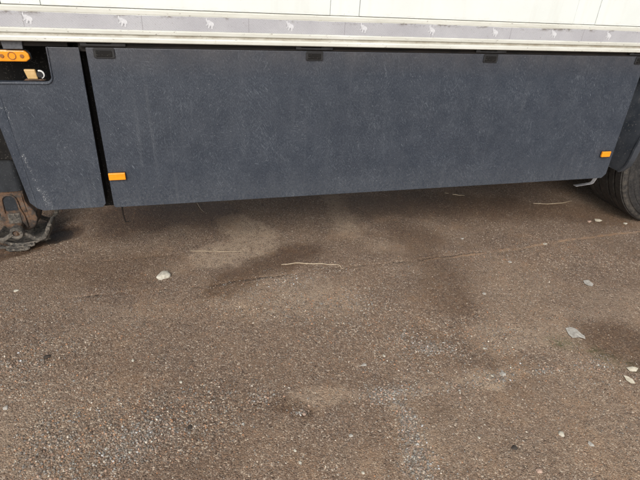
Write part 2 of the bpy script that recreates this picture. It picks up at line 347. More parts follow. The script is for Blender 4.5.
def fields(x, y):
    x = x+0.0; f = {}
    nz = vnoise(x+50, y+50, 2.2, 1, 5, .6); nz2 = vnoise(x+50, y+50, 9, 2, 4, .65)
    wet = .55*np.clip((nz-.52)*5, 0, 1)*.55
    wet = np.maximum(wet, blob(x, y, [(300, 252), (250, 270), (222, 285)], .05, .11, .06, 0)*.68)
    wet = np.maximum(wet, blob(x, y, [(415, 235), (432, 262), (450, 300)], .06, .24, .10, 3)*.5)
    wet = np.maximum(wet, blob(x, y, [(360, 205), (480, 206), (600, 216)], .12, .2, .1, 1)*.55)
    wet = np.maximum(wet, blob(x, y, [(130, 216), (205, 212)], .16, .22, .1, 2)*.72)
    wet = np.maximum(wet, blob(x, y, [(610, 335), (640, 350), (680, 345)], .10, .12, .06, 4)*.62)
    wet = np.maximum(wet, blob(x, y, [(440, 350), (500, 372)], .05, .2, .08, 4)*.38)
    wet = np.maximum(wet, blob(x, y, [(-30, 262), (45, 236), (58, 234)], .09, .05, .05, 5)*.95)  # darkens the ground round the foot: damp plus its painted shadow
    wet = np.maximum(wet, blob(x, y, [(285, 402), (310, 412)], .015, .06, .03, 5)*.6)
    wet = np.maximum(wet, blob(x, y, [(60, 275), (150, 265)], .05, .22, .1, 1)*.42)
    dust = .35*np.clip((vnoise(x+80, y+20, 3, 3, 5, .6)-.5)*5, 0, 1)*.7
    for pts, r, s, a_ in (([(232, 222), (258, 235), (250, 250), (205, 257)], .09, .05, 1.0), ([(335, 200), (345, 228)], .06, .07, .75), ([(255, 290), (330, 300)], .08, .16, .55), ([(165, 272), (175, 268)], .03, .06, .5),
                     ([(300, 408), (400, 392), (500, 375), (640, 358)], .014, .035, .62), ([(490, 340), (560, 330)], .04, .08, .5), ([(488, 380), (515, 375)], .035, .04, 1.0), ([(390, 400), (412, 440), (420, 480)], .018, .035, .6), ([(560, 318), (640, 300)], .04, .14, .35), ([(380, 245), (420, 250)], .03, .08, .4),
                     ([(500, 420), (620, 440)], .15, .3, .18), ([(600, 300), (640, 318)], .06, .12, .35), ([(15, 420), (60, 440)], .1, .2, .3)):
        dust = np.maximum(dust, blob(x, y, pts, r, s, .07, 2)*a_*(.55+.9*nz2))
    dust = dust*(1-.9*np.clip(wet-.3, 0, 1))
    grav = .25+.55*np.clip((vnoise(x+30, y+70, 1.6, 4, 5, .6)-.42)*4, 0, 1)*np.clip(.6-y*.35, .1, 1)
    for pts, r, s, a_ in (([(60, 440), (150, 430), (210, 415)], .09, .13, 1), ([(20, 370), (60, 350)], .1, .2, .6), ([(240, 300), (330, 310), (365, 320)], .08, .14, .7), ([(395, 398), (460, 384), (550, 370)], .02, .05, .9), ([(395, 400), (412, 440), (422, 480)], .03, .05, 1),
                     ([(120, 450), (70, 480)], .08, .1, .9), ([(425, 348), (450, 352)], .02, .05, .9)):
        grav = np.maximum(grav, blob(x, y, pts, r, s, .06, 3)*a_)
    smooth_ = np.maximum(blob(x, y, [(480, 430), (640, 420)], .2, .2, .1, 1)*.75, blob(x, y, [(330, 440), (350, 470)], .12, .15, .1, 2)*.5)
    grav = grav*(1-smooth_)*(1-.6*wet)
    wig = (vnoise(x+50, y+50, 14, 5, 4, .7)-.5)*.035
    d1 = np.abs(seg_dist(x, y+wig, G(*CRACK1))); br = np.clip((vnoise(x+50, y+50, 9, 0, 3)-.34)*7, 0, 1)
    crack = np.clip(1.15-d1/.0085, 0, 1)*(.30+.62*br)
    d3 = seg_dist(x, y+wig, G((100, 262), (160, 256), (215, 250))); crack = np.maximum(crack, np.clip(1-d3/.012, 0, 1)*br*.6)
    for px, r in (((307, 412), .020), ((50, 358), .010), ((515, 447), .014), ((190, 427), .012), ((526, 451), .008), ((296, 404), .012), ((205, 291), .01), ((85, 297), .014)):
        g0 = gp(*px); dd = np.hypot(x-g0[0], (y-g0[1])*1.5)+(nz2-.5)*.02; crack = np.maximum(crack, .6*np.clip((r+.004-dd)/.010, 0, 1))
    mud_shade = blob(x, y, [(60, 233), (56, 240)], .035, .03, .03, 5); mud_shade = np.maximum(mud_shade, blob(x, y, [(-20, 256), (40, 250)], .012, .03, .02, 5)*.8); crack = np.maximum(crack, mud_shade*.62)  # damp mud and the landing foot's shadow, painted dark into the ground
    seam = np.clip(1.3-seg_dist(x, y+wig*.6, G((425, 260), (470, 255), (520, 248), (570, 240), (640, 232), (700, 226)))/.012, 0, 1)*np.clip((nz2-.30)*5, .25, 1); dust = np.maximum(dust, seam*.75)
    rust = seam*1.0
    rust = np.maximum(rust, blob(x, y, [(520, 374), (600, 364)], .01, .05, .05, 2)*.45*np.clip((nz2-.35)*4, 0, 1)); rust = np.maximum(rust, .22*np.clip((vnoise(x+9, y+9, 5, 5, 4, .7)-.58)*6, 0, 1))
    moss = blob(x, y, [(560, 338), (590, 350), (640, 372)], .012, .05, .05, 4)*np.clip((nz2-.42)*5, 0, 1)
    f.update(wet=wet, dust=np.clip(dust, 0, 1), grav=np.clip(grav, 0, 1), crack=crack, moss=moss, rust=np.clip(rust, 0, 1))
    f['z'] = (vnoise(x+50, y+50, 1.3, 0, 3)-.5)*.010 + (nz2-.5)*.004 - crack*.009 - .003*np.clip(wet-.4, 0, 1) + grav*.0015
    return f
def axis_coords(a0, a1, step, far):
    c = list(np.arange(a0, a1+step/2, step)); s = step; p = c[-1]; q = c[0]; hi = []; lo = []
    while p < far: s *= 1.18; p += s; q -= s; hi.append(p); lo.append(q)
    return np.array(lo[::-1]+c+hi)
gx = axis_coords(-1.7, 3.9, .009, 2500); gy = axis_coords(-1.75, 1.9, .009, 2500)
XX, YY = np.meshgrid(gx, gy, indexing='ij'); F = fields(XX, YY)
far_ = np.clip((np.maximum(np.abs(XX-1.2), np.abs(YY))-6)/20, 0, 1); ZZ = F['z']*(1-far_)
nx, ny = XX.shape; co_ = np.stack([XX, YY, ZZ], -1).reshape(-1, 3)
ii, jj = np.meshgrid(np.arange(nx-1), np.arange(ny-1), indexing='ij'); a_ = (ii*ny+jj).ravel()
quads = np.stack([a_, a_+ny, a_+ny+1, a_+1], -1)
def mesh_np(name, co_, faces, k):
    me = bpy.data.meshes.new(name); nf = len(faces); me.vertices.add(len(co_)); me.vertices.foreach_set('co', co_.astype('f').ravel())
    me.loops.add(nf*k); me.loops.foreach_set('vertex_index', faces.astype('i').ravel()); me.polygons.add(nf); me.polygons.foreach_set('loop_start', np.arange(0, nf*k, k, dtype='i')); me.update(calc_edges=True); return me
gm = mesh_np('ground', co_, quads, 4)
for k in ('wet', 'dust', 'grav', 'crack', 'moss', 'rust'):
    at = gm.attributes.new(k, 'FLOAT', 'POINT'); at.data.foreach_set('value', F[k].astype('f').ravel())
gm.polygons.foreach_set('use_smooth', np.ones(len(quads), bool))
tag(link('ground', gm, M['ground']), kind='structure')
def gz(x, y): return float(fields(np.array([x]), np.array([y]))['z'][0])

# ---------------------------------------------------------------- trailer
TX0, TX1 = -3.9, 9.7; TR = empty('semi_trailer', (0, 0, 0))
tag(TR, 'white box semi trailer with silver elephant tape and dark grey side skirt', 'trailer')
# body
per, x0 = 1.273, -.635
segs = []; x = x0-3*per
while x < TX1:
    segs += [('joint_strip', x, x+.1345), ('wall_panel', x+.1345, x+per)]; x += per
shared = {}
for nm, a0, a1 in segs:
    a0c, a1c = max(a0, TX0), min(a1, TX1)
    if a1c-a0c < .02: continue
    key = (nm, round(a1c-a0c, 3))
    if key not in shared:
        d = 0 if nm == 'wall_panel' else .002
        bm = box(BM(), .0012, a1c-a0c-.0012, d, .05, 1.2855, 3.95); o = obj(nm, bm, M['wall'], TR, bevel=.0012, loc=(a0c, 0, 0)); shared[key] = o
    else:
        o = shared[key].copy(); COL.objects.link(o); o.parent = TR; o.location = (a0c, 0, 0)
o = obj('side_rail', prism(BM(), [(.004, 1.2835), (.05, 1.2835), (.05, 1.160), (.028, 1.160), (.022, 1.157), (-.006, 1.157), (-.010, 1.160), (-.010, 1.172), (-.007, 1.177), (.001, 1.181), (.001, 1.186), (-.004, 1.190), (-.005, 1.2035), (0, 1.206), (0, 1.262), (-.001, 1.266), (-.001, 1.279)], 'x', TX0, TX1), M['rail'], TR, bevel=.0015)
# reflective tape, with slightly ragged edges
top = []; bot = []
xs = np.arange(TX0+.01, TX1-.01, .02)
for i, xx in enumerate(xs):
    top.append((xx, 1.2615+.0010*math.sin(xx*7)+random.uniform(-.0009, .0006))); bot.append((xx, 1.2068+random.uniform(-.0003, .0004)))
bm = BM(); V1 = [[bm.verts.new((p[0], yy, p[1])) for p in L] for L in (top, bot) for yy in (-.0012, .0006)]
for i in range(len(xs)-1):
    bm.faces.new([V1[0][i], V1[2][i], V1[2][i+1], V1[0][i+1]]); bm.faces.new([V1[0][i], V1[0][i+1], V1[1][i+1], V1[1][i]]); bm.faces.new([V1[2][i], V1[3][i], V1[3][i+1], V1[2][i+1]])
strip = obj('reflective_tape', bm, M['strip'], TR)
# walking elephant, trunk raised, facing left (x right, z up), width about 1
EL = [(-.50, .44), (-.44, .50), (-.40, .43), (-.37, .30), (-.30, .26), (-.22, .34), (-.10, .36), (0, .30), (.10, .30), (.24, .28), (.36, .20), (.44, .08), (.50, -.10), (.47, -.12), (.42, -.02), (.41, -.14), (.46, -.38), (.44, -.48), (.33, -.48), (.30, -.30), (.24, -.16), (.14, -.13), (.12, -.30), (.14, -.50), (.02, -.50), (-.01, -.32), (-.04, -.10),
      (-.10, -.06), (-.14, -.22), (-.20, -.36), (-.30, -.34), (-.24, -.20), (-.24, -.02), (-.29, .04), (-.36, -.01), (-.33, .08), (-.38, .14), (-.45, .26), (-.49, .36)]
bm = BM(); c_, s_ = math.cos(-.35), math.sin(-.35)
prism(bm, [((x*c_-z*s_)*.041, (x*s_+z*c_)*.034) for x, z in EL], 'y', -.0022, -.0006)
bmesh.ops.triangulate(bm, faces=[f for f in bm.faces if len(f.verts) > 4])
el0 = obj('elephant_emblem', bm, M['emblem'], strip, loc=(-.557, 0, 1.2375))
k = -9
while -.557+k*.3383 < TX1-.05:
    xx = -.557+k*.3383
    if k != 0 and xx > TX0+.05:
        o = el0.copy(); COL.objects.link(o); o.parent = strip; o.location = (xx, 0, 1.2375+random.uniform(-.001, .001)); o.rotation_euler.y = random.uniform(-.08, .08)
    k += 1
# rest of the box: far wall, roof, ends, floor
obj('far_wall', box(BM(), TX0, TX1, 2.50, 2.55, 1.16, 3.95), M['wall'], TR)
obj('roof', box(BM(), TX0, TX1, .002, 2.548, 3.952, 3.99), M['wall'], TR)
obj('front_wall', box(BM(), TX0+.001, TX0+.05, .052, 2.498, 1.16, 3.948), M['wall'], TR)
d_ = obj('rear_door', box(BM(), TX1-.05, TX1-.001, .052, 2.498, 1.16, 3.948), M['wall'], TR)
obj('floor_deck', box(BM(), TX0+.052, TX1-.052, .052, 2.498, 1.165, 1.27), M['frame'], TR)
for yy in (.72, 1.83-.12):
    bm = BM(); box(bm, TX0+.3, TX1-.1, yy, yy+.012, .82, 1.16); box(bm, TX0+.3, TX1-.1, yy-.06, yy+.072, .80, .818); box(bm, TX0+.3, TX1-.1, yy-.06, yy+.072, 1.145, 1.163)
    obj('chassis_beam', bm, M['frame'], TR)
cm = None
for i in range(26):
    if cm is None: cm = obj('cross_member', box(BM(), -.03, .03, .06, 2.49, 1.08, 1.143), M['frame'], TR, loc=(TX0+.4, 0, 0))
    else: o = cm.copy(); COL.objects.link(o); o.parent = TR; o.location = (TX0+.4+i*.5, 0, 0)
# black hanger rail behind the skirt top edge
bm = BM(); box(bm, -.40, 2.56, .018, .05, 1.120, 1.1555); prism(bm, [(.006, 1.1380), (.018, 1.1380), (.018, 1.1415), (.006, 1.1415)], 'x', -.39, 2.55)
obj('skirt_rail', bm, M['frame'], TR)
obj('skirt_rail', box(BM(), -1.9, -.44, .022, .05, 1.137, 1.1555), M['frame'], TR)
# side skirt
bm = BM(); prism(bm, [(-.372, 1.1365), (2.452, 1.1365), (2.470, .452), (2.446, .4265), (-.362, .4285), (-.370, .436)], 'y', 0, .006)
skirt = obj('side_skirt', bm, M['skirt'], TR, bevel=.002)
bm = BM(); box(bm, -.360, 2.44, .0062, .030, .4290, .4320); obj('lower_flange', bm, M['skirt'], skirt)
bm = BM(); box(bm, 2.440, 2.4455, .0062, .040, .46, 1.13); obj('rear_flange', bm, M['skirt'], skirt)
# clips over the top edge
cl0 = None
for xx in (-.305, .575, 1.480, 2.420):
    if cl0 is None:
        bm = BM(); prism(bm, rrect(-.040, .040, 1.098, 1.1375, .006, 3), 'y', -.006, -.0005)
        cl0 = obj('skirt_clip', bm, M['clip'], TR, bevel=.0015, loc=(xx, 0, 0))
        bm = BM(); prism(bm, rrect(-.030, .030, 1.104, 1.128, .004, 3), 'y', -.0085, -.0062); cb = obj('clip_pad', bm, M['black'], cl0, bevel=.001)
        bm = BM(); prism(bm, [(-.085, 1.1425), (.085, 1.1425), (.085, 1.1540), (.035, 1.1540), (.030, 1.1500), (-.06, 1.1500), (-.064, 1.1560), (-.085, 1.1560)], 'y', .001, .0165); hb = obj('hanger_bracket', bm, M['clip'], cl0, bevel=.001)
    else:
        o = cl0.copy(); COL.objects.link(o); o.parent = TR; o.location = (xx, 0, 0)
        for c in (cb, hb): q = c.copy(); COL.objects.link(q); q.parent = o
# amber side markers on the skirt
ml0 = None
for i, (xx, zz) in enumerate(((-.333, .588), (2.402, .586))):
    if ml0 is None:
        bm = BM(); prism(bm, rrect(-.0385, .0385, -.0190, .0190, .003, 3), 'y', -.004, -.0002); ml0 = obj('side_marker', bm, M['clip'], TR, bevel=.001, loc=(xx, 0, zz))
        bm = BM(); prism(bm, rrect(-.0360, .0360, -.0165, .0165, .003, 3), 'y', -.016, -.0042); lens0 = obj('lens', bm, M['amber'], ml0, bevel=.003)
    else:
        o = ml0.copy(); COL.objects.link(o); o.parent = TR; o.location = (xx, 0, zz); o.scale = (.85, 1, 1.0); q = lens0.copy(); COL.objects.link(q); q.parent = o
# thin metal brackets under the skirt
bm = BM(); tube(bm, [(-.352, .12, .47), (-.356, .13, .33), (-.352, .14, .278)], .004, 6); tube(bm, [(-.352, .14, .279), (-.335, .145, .277)], .003, 6)
obj('skirt_stay', bm, M['frame'], TR)
bm = BM(); prism(bm, band([(2.600, .45), (2.592, .36), (2.575, .318), (2.560, .312), (2.44, .302)], .004), 'y', .16, .185); obj('skirt_stay', bm, M['zinc'], TR, bevel=.001)

# locker panel left of the gap, with an opening at its top
out = [(-.395, 1.1365), (-.402, .452), (-.418, .4330), (-.672, .4330), (-.700, .446)]
hole_r = .022
def arc(cx, cz, r, s, e_, n=6): return [(cx+r*math.cos(math.radians(s+(e_-s)*k/n)), cz+r*math.sin(math.radians(s+(e_-s)*k/n))) for k in range(n+1)]
face_left = -.700
# front sheet: right part and lower part in one outline (an L), its left edge folded back
L = [(-.396, 1.1365), (-.4035, .452), (-.418, .4340), (-.668, .4340), (-.690, .4450)]
Lt = (-.716, .900)
inner = [(-.720, 1.004)] + arc(-.518-.024, 1.004+.024, .024, -90, 0) + [(-.516, 1.1365)]
outl = L + [Lt] + inner
bm = BM(); prism(bm, outl, 'y', 0, .006); cabp = obj('locker_panel', bm, M['cab'], TR, bevel=.002)
# fold at the left edge, turning back
bm = BM()
pr = [(-.6905, .4452), (-.7165, .9000), (-.7205, 1.0038)]; edge = [(-.722, .4700), (-.757, .83), (-.770, 1.0038)]
A = [bm.verts.new((x, .0005, z)) for x, z in pr]; B = [bm.verts.new((x, .016, z)) for x, z in edge]; C2 = [bm.verts.new((x+.004, .060, z)) for x, z in edge]
for i in range(2): bm.faces.new([A[i], A[i+1], B[i+1], B[i]]); bm.faces.new([B[i], B[i+1], C2[i+1], C2[i]])
fl = obj('folded_edge', bm, M['cab'], cabp, smooth=False); sm = fl.modifiers.new('thick', 'SOLIDIFY'); sm.thickness = .004; sm.offset = -1
# rolled lip round the opening
path = [(-.775, 1.0005)] + arc(-.518-.024, 1.0005+.024, .0275, -90, 0) + [(-.512, 1.1365)]
lip = [(x, z) for x, z in path]
bm = BM()
for (yy0, yy1) in ((-.005, .040),): prism(bm, band(lip, .006), 'y', yy0, yy1)
obj('opening_lip', bm, M['cab'], cabp, bevel=.002)
# side return in the dark gap
bm = BM(); box(bm, -.4065, -.4035, .0062, .08, .46, 1.13); obj('side_return', bm, M['black'], cabp)
bm = BM(); box(bm, -.435, -.34, .085, .09, .402, 1.15); obj('gap_backing', bm, M['black'], TR)
bm = BM(); box(bm, -.84, -.43, .20, .206, .62, 1.15); obj('locker_back', bm, M['black'], TR)
bm = BM(); box(bm, -.76, -.43, .010, .20, .955, .961); obj('locker_shelf', bm, M['black'], TR)
# amber marker lamp inside the opening
lampE = obj('marker_lamp', prism(BM(), [(-.80, 1.074), (-.598, 1.074), (-.581, 1.086), (-.583, 1.108), (-.598, 1.122), (-.80, 1.122)], 'y', .036, .046), M['clip'], TR, bevel=.002)
bm = BM(); prism(bm, [(-.797, 1.077), (-.601, 1.077), (-.585, 1.088), (-.587, 1.106), (-.600, 1.1195), (-.797, 1.1195)], 'y', .022, .0358); obj('lens', bm, M['amber'], lampE, bevel=.004)
for xx in (-.682, -.612, -.79):
    bm = BM(); tube(bm, [(xx, .0222, 1.098), (xx, .0190, 1.098)], .0075, 12); obj('screw', bm, M['screw'], lampE, bevel=.001)
bm = BM()
for r_ in (.0135,):
    lp = [(math.cos(t)*r_, math.sin(t)*r_) for t in np.linspace(0, 2*PI-.02, 24)]
    prism(bm, band([(x-.647, z+1.099) for x, z in lp], .0028), 'y', .0200, .0222)
obj('ring_mark', bm, M['screw'], lampE)
bm = BM(); prism(bm, [(-.672, 1.158), (-.597, 1.158), (-.600, 1.125), (-.668, 1.125)], 'y', .012, .020); obj('lamp_bracket', bm, M['galv'], TR, bevel=.002)
# tan tag and a white arc, a highlight modelled as a white part
tg = obj('release_knob', prism(BM(), [(-.613, 1.008), (-.575, 1.008), (-.580, 1.046), (-.622, 1.046)], 'y', .030, .046), M['knob'], TR, bevel=.004)
bm = BM(); lp = [(math.cos(t)*.0145, math.sin(t)*.0145) for t in np.linspace(-1.3, 1.9, 18)]; prism(bm, band([(x-.566, z+1.026) for x, z in lp], .0055), 'y', .034, .042); obj('glint_arc', bm, M['glint'], tg, bevel=.001)
bm = BM(); tube(bm, [(-.566, .03, 1.026), (-.566, .06, 1.026)], .0115, 16); obj('knob_shaft', bm, M['clip'], tg)
bm = BM(); prism(bm, [(-.628, 1.004), (-.55, 1.004), (-.555, 1.008), (-.622, 1.008)], 'y', .028, .05); obj('knob_base', bm, M['rust'], tg)

# landing leg
LX, LY = -.955, .56
leg = empty('landing_leg', (LX, LY, 0)); leg.parent = TR
bm = BM(); prism(bm, rrect(-.068, .060, -.066, .066, .032, 6), 'z', .33, 1.155); obj('outer_tube', bm, M['tubep'], leg)
bm = BM(); prism(bm, [(-.16, .515), (.062, .515), (.070, .525), (.070, .80), (-.16, .80)], 'y', -.082, -.070); obj('mounting_plate', bm, M['black'], leg, bevel=.003)
bm = BM(); prism(bm, [(-.085, .12), (-.06, .095), (-.03, .088), (.035, .086), (.060, .098), (.080, .122), (.092, .155), (.088, .195), (.062, .235), (.050, .275), (.056, .335), (.045, .345), (-.06, .345), (-.066, .30), (-.085, .2)], 'y', -.055, .065)
bmesh.ops.triangulate(bm, faces=[f for f in bm.faces if len(f.verts) > 4])
sm_ = obj('inner_leg', bm, M['rust'], leg, bevel=.010, seg=3)
bm = BM(); prism(bm, band([(-.062, .20)]+arc(-.022, .272, .036, 180, 0, 10)+[(.018, .225), (.030, .18), (.034, .11)], .009), 'y', -.064, -.053); obj('slot_rim', bm, M['rust'], leg, bevel=.003)
bm = BM(); prism(bm, arc(-.022, .272, .031, 180, 0, 10)+[(.008, .215), (-.052, .215)], 'y', -.0575, -.053); obj('slot_plate', bm, M['tubep'], leg)
bm = BM(); prism(bm, [(-.055, .135), (.012, .135), (.010, .195), (-.05, .195)], 'y', -.0605, -.053); obj('stamped_plate', bm, M['foot'], leg, bevel=.004)
# boat shaped foot: a dished tray on a scraped sole
bm = BM(); A = []
for u in np.linspace(-1, 1, 19):
    row = []
    for v in np.linspace(-1, 1, 11):
        x_ = .006+.135*u*(1-.10*v*v); z_ = .020+.050*abs(u)**3.2+.018*abs(v)**3; row.append(bm.verts.new((x_, -.012+.118*v*(1-.16*u*u), z_+random.uniform(-.0012, .0012))))
    A.append(row)
for a_, b_ in zip(A, A[1:]):
    for k in range(10): bm.faces.new([a_[k], a_[k+1], b_[k+1], b_[k]])
ft = obj('foot_plate', bm, M['foot'], leg, smooth=True); m_ = ft.modifiers.new('thick', 'SOLIDIFY'); m_.thickness = .016; m_.offset = 0; m_ = ft.modifiers.new('bevel', 'BEVEL'); m_.width = .004; m_.segments = 2
for y_, xa, xb, zz in ((-.142, -.115, .070, .020), (-.150, -.075, .045, .006), (-.05, -.13, .13, .004), (.05, -.13, .12, .004)):
    bm = BM(); n_ = 14; tp = [(xa+(xb-xa)*k/n_, zz+.014+.004*math.sin(k*1.9+y_*50)+.012*(abs(2*k/n_-1))**3) for k in range(n_+1)]; bt = [(xa+(xb-xa)*k/n_, zz-.004+.006*random.random()+.010*(abs(2*k/n_-1))**3) for k in range(n_, -1, -1)]
    prism(bm, tp+bt, 'y', y_, y_+.018); obj('foot_rib', bm, M['foot'], leg, bevel=.003)
for y0 in (-.148, .095):
    bm = BM(); prism(bm, band([(-.165, .125), (-.140, .090), (-.11, .078), (-.07, .082), (-.035, .105), (0, .124), (.035, .108), (.070, .080), (.100, .068), (.125, .078), (.145, .105), (.160, .142)], .022), 'y', y0, y0+.020)
    obj('foot_arm', bm, M['foot'], leg, bevel=.006)
for sg in (1, -1):
    bm = BM(); prism(bm, [(sg*a_, b_) for a_, b_ in [(.108, .050), (.132, .046), (.158, .090), (.176, .145), (.168, .158), (.152, .150), (.134, .098)]], 'y', -.126, -.030); obj('foot_lip', bm, M['foot'], leg, bevel=.007)
bm = BM(); lathe_y(bm, [(-.166, .017), (-.168, .022), (-.166, .033), (-.150, .036), (-.128, .036), (-.128, .017)], 28); bmesh.ops.translate(bm, verts=bm.verts, vec=(.003, 0, .124)); obj('pivot_collar', bm, M['foot'], leg, smooth=False, bevel=.002)
bm = BM(); prism(bm, [(.003+.018*math.cos(k*PI/3), .124+.018*math.sin(k*PI/3)) for k in range(6)], 'y', -.160, .12); prism(bm, [(.003+.009*math.cos(k*PI/6), .124+.009*math.sin(k*PI/6)) for k in range(12)], 'y', -.168, -.1605); obj('pivot_bolt', bm, M['rust'], leg, bevel=.002)
# the far leg of the pair
kids = [c for c in TR.children if c.name.startswith('landing_leg')][0].children
leg2 = leg.copy(); COL.objects.link(leg2); leg2.parent = TR; leg2.location = (LX, 2.08, 0)
for c in kids: q = c.copy(); COL.objects.link(q); q.parent = leg2
obj('leg_brace', tube(BM(), [(LX, .63, .60), (LX, 2.0, .60)], .03, 10), M['frame'], TR)

# wheels
WX, WR, WZ = 3.235, .520, .512
def tyre_bm():
    half = .1925; prof = []
    side = [(-.145, .292), (-.172, .305), (-.186, .335), (-.1925, .375), (-.1925, .405), (-.189, .408), (-.189, .414), (-.1922, .417), (-.190, .445), (-.187, .448), (-.187, .455), (-.188, .458), (-.182, .480), (-.176, .484), (-.174, .492), (-.172, .503), (-.164, .514)]
    tread = []
    y = -.158; 
    ribs_ = [(-.158, -.108), (-.096, -.052), (-.040, .040), (.052, .096), (.108, .158)]
    for a0, a1 in ribs_: tread += [(a0, .506), (a0+.003, .5205), (a1-.003, .5205), (a1, .506)]
    right = [(-y_, r_) for y_, r_ in side[::-1]]
    p = side+tread+right+[(.13, .285), (-.13, .285)]
    bm = lathe_y(BM(), p, 120)
    for v in bm.verts:
        if v.co.z < -WZ+.002: v.co.z = -WZ+.002
    return bm
def rim_bm():
    p = [(-.150, .290), (-.158, .300), (-.162, .296), (-.150, .275), (-.120, .262), (-.02, .250), (.03, .22), (.045, .17), (.045, .13), (.06, .13), (.06, .18), (.04, .24), (-.01, .268), (.14, .282)]
    return lathe_y(BM(), p, 64, closed=False)
def hub_bm():
    return lathe_y(BM(), [(.05, .132), (-.01, .128), (-.03, .10), (-.10, .085), (-.115, .07), (-.118, .005)], 32, closed=False)
wh = empty('wheel', (WX, .08+.1925, WZ)); wh.parent = TR
ty = obj('tyre', tyre_bm(), M['tyre'], wh, smooth=False, bevel=0); 
for p_ in ty.data.polygons: p_.use_smooth = True
es = ty.modifiers.new('split', 'EDGE_SPLIT'); es.split_angle = math.radians(32)
rm = obj('rim', rim_bm(), M['rim'], wh, smooth=True); hb_ = obj('hub', hub_bm(), M['frame'], wh, smooth=True)
nuts = []
for k in range(10):
    t = k*PI/5; bm = BM(); prism(bm, [(.165*math.cos(t)+.016*math.cos(j*PI/3), .165*math.sin(t)+.016*math.sin(j*PI/3)) for j in range(6)], 'y', .015, .046); nuts.append(obj('wheel_nut', bm, M['zinc'], wh, bevel=.002))
for i in range(1, 6):
    ax, sd = i % 3, i//3
    w2 = wh.copy(); COL.objects.link(w2); w2.parent = TR; w2.location = (WX+1.31*ax, wh.location.y if sd == 0 else 2.55-.2725, WZ)
    if sd: w2.rotation_euler.z = PI
    for c in [ty, rm, hb_]+nuts: q = c.copy(); COL.objects.link(q); q.parent = w2
for ax in range(3): obj('axle', tube(BM(), [(WX+1.31*ax, .3, WZ), (WX+1.31*ax, 2.25, WZ)], .065, 16), M['frame'], TR)
# mudguards
def guard():
    bm = BM(); rr = .615; ang = np.radians(np.linspace(187, -5, 40)); y0, y1 = .0, .47
    rows = []
    for t in ang:
        c_, s_ = math.cos(t), math.sin(t)
        end = min(1, (math.radians(187)-t)/math.radians(9)); rd = (1-end)**2*.05
        rows.append([bm.verts.new((r_*c_, y_, r_*s_)) for y_, r_ in ((y0+rd, rr-.04), (y0+rd, rr+.004), (y0+.012+rd, rr+.004), (y0+.014+rd, rr-.005), (y0+.05+rd, rr-.005), (y1-.05-rd, rr-.004), (y1-.03-rd, rr+.002), (y1-rd, rr), (y1-rd, rr-.035))])
    for a_, b_ in zip(rows, rows[1:]):
        for k in range(8): bm.faces.new([a_[k], a_[k+1], b_[k+1], b_[k]])
    return bm
g0 = None
for i in range(6):
    loc = (WX+1.31*(i % 3), 0.0 if i < 3 else 2.08, WZ)
    if g0 is None:
        g0 = obj('mudguard', guard(), M['guard'], TR, smooth=True, loc=loc); m_ = g0.modifiers.new('thick', 'SOLIDIFY'); m_.thickness = .005; es2 = g0.modifiers.new('split', 'EDGE_SPLIT'); es2.split_angle = math.radians(40)
    else: q = g0.copy(); COL.objects.link(q); q.parent = TR; q.location = loc

# ---------------------------------------------------------------- gravel
def ico():
    t = (1+5**.5)/2; v = np.array([(-1,t,0),(1,t,0),(-1,-t,0),(1,-t,0),(0,-1,t),(0,1,t),(0,-1,-t),(0,1,-t),(t,0,-1),(t,0,1),(-t,0,-1),(-t,0,1)], float); v /= np.linalg.norm(v[0])
    f = np.array([(0,11,5),(0,5,1),(0,1,7),(0,7,10),(0,10,11),(1,5,9),(5,11,4),(11,10,2),(10,7,6),(7,1,8),(3,9,4),(3,4,2),(3,2,6),(3,6,8),(3,8,9),(4,9,5),(2,4,11),(6,2,10),(8,6,7),(9,8,1)]); return v, f
IV, IF = ico()
def scatter(n, x0, x1, y0, y1, size):
    x = rng.uniform(x0, x1, n); y = rng.uniform(y0, y1, n); f = fields(x, y)
    prob = np.clip(.13+.95*f['grav']**1.6+.30*f['dust'], 0, 1)*(1-.6*np.clip(f['wet'], 0, 1))*(1-.8*f['crack'])
    keep = rng.random(n) < prob; x, y = x[keep], y[keep]; f = {k: v[keep] for k, v in f.items()}; n = len(x)
    r_ = size[0]+(size[1]-size[0])*rng.random(n)**3.2*(.45+.55*f['grav'])
    return x, y, r_, f
def cluster(px, py, n, sx_, sy_):
    g = gp(px, py); x = g[0]+rng.normal(0, sx_, n); y = g[1]+rng.normal(0, sy_, n); f = fields(x, y); return x, y, rng.uniform(.0014, .0046, n)*rng.uniform(.6, 1.35, n), f
parts = [scatter(110000, -1.2, 1.9, -1.65, .0, (.0011, .0050)), scatter(34000, -1.1, 3.4, -.2, 1.2, (.0013, .0045)), scatter(14000, 1.2, 3.2, -1.4, -.2, (.0012, .0045))]
def trail(pts, n, sp, big=1.0):
    g = G(*pts); L = [math.dist(a_, b_) for a_, b_ in zip(g, g[1:])]; k = rng.choice(len(L), n, p=np.array(L)/sum(L)); t = rng.random(n)
    t = np.clip(t+.03*np.sin(t*40), 0, 1); ga = np.array(g)
    x = ga[k, 0]*(1-t)+ga[k+1, 0]*t+rng.normal(0, sp, n); y = ga[k, 1]*(1-t)+ga[k+1, 1]*t+rng.normal(0, sp, n)
    keep = vnoise(x+50, y+50, 7, 4, 4) > .47; x, y = x[keep], y[keep]; n = len(x); f = fields(x, y)
    return x, y, rng.uniform(.0014, .0044, n)*rng.uniform(.6, 1.3, n)*big, f
CL = [trail(((300, 408), (350, 400), (400, 392), (450, 385), (500, 376), (560, 370), (640, 358)), 1700, .026), trail(((390, 398), (405, 418), (412, 440), (420, 480)), 1000, .024, 1.1), trail(((400, 335), (430, 349), (460, 352)), 500, .03), trail(((70, 298), (200, 287), (300, 275), (350, 268)), 350, .02, .8)]
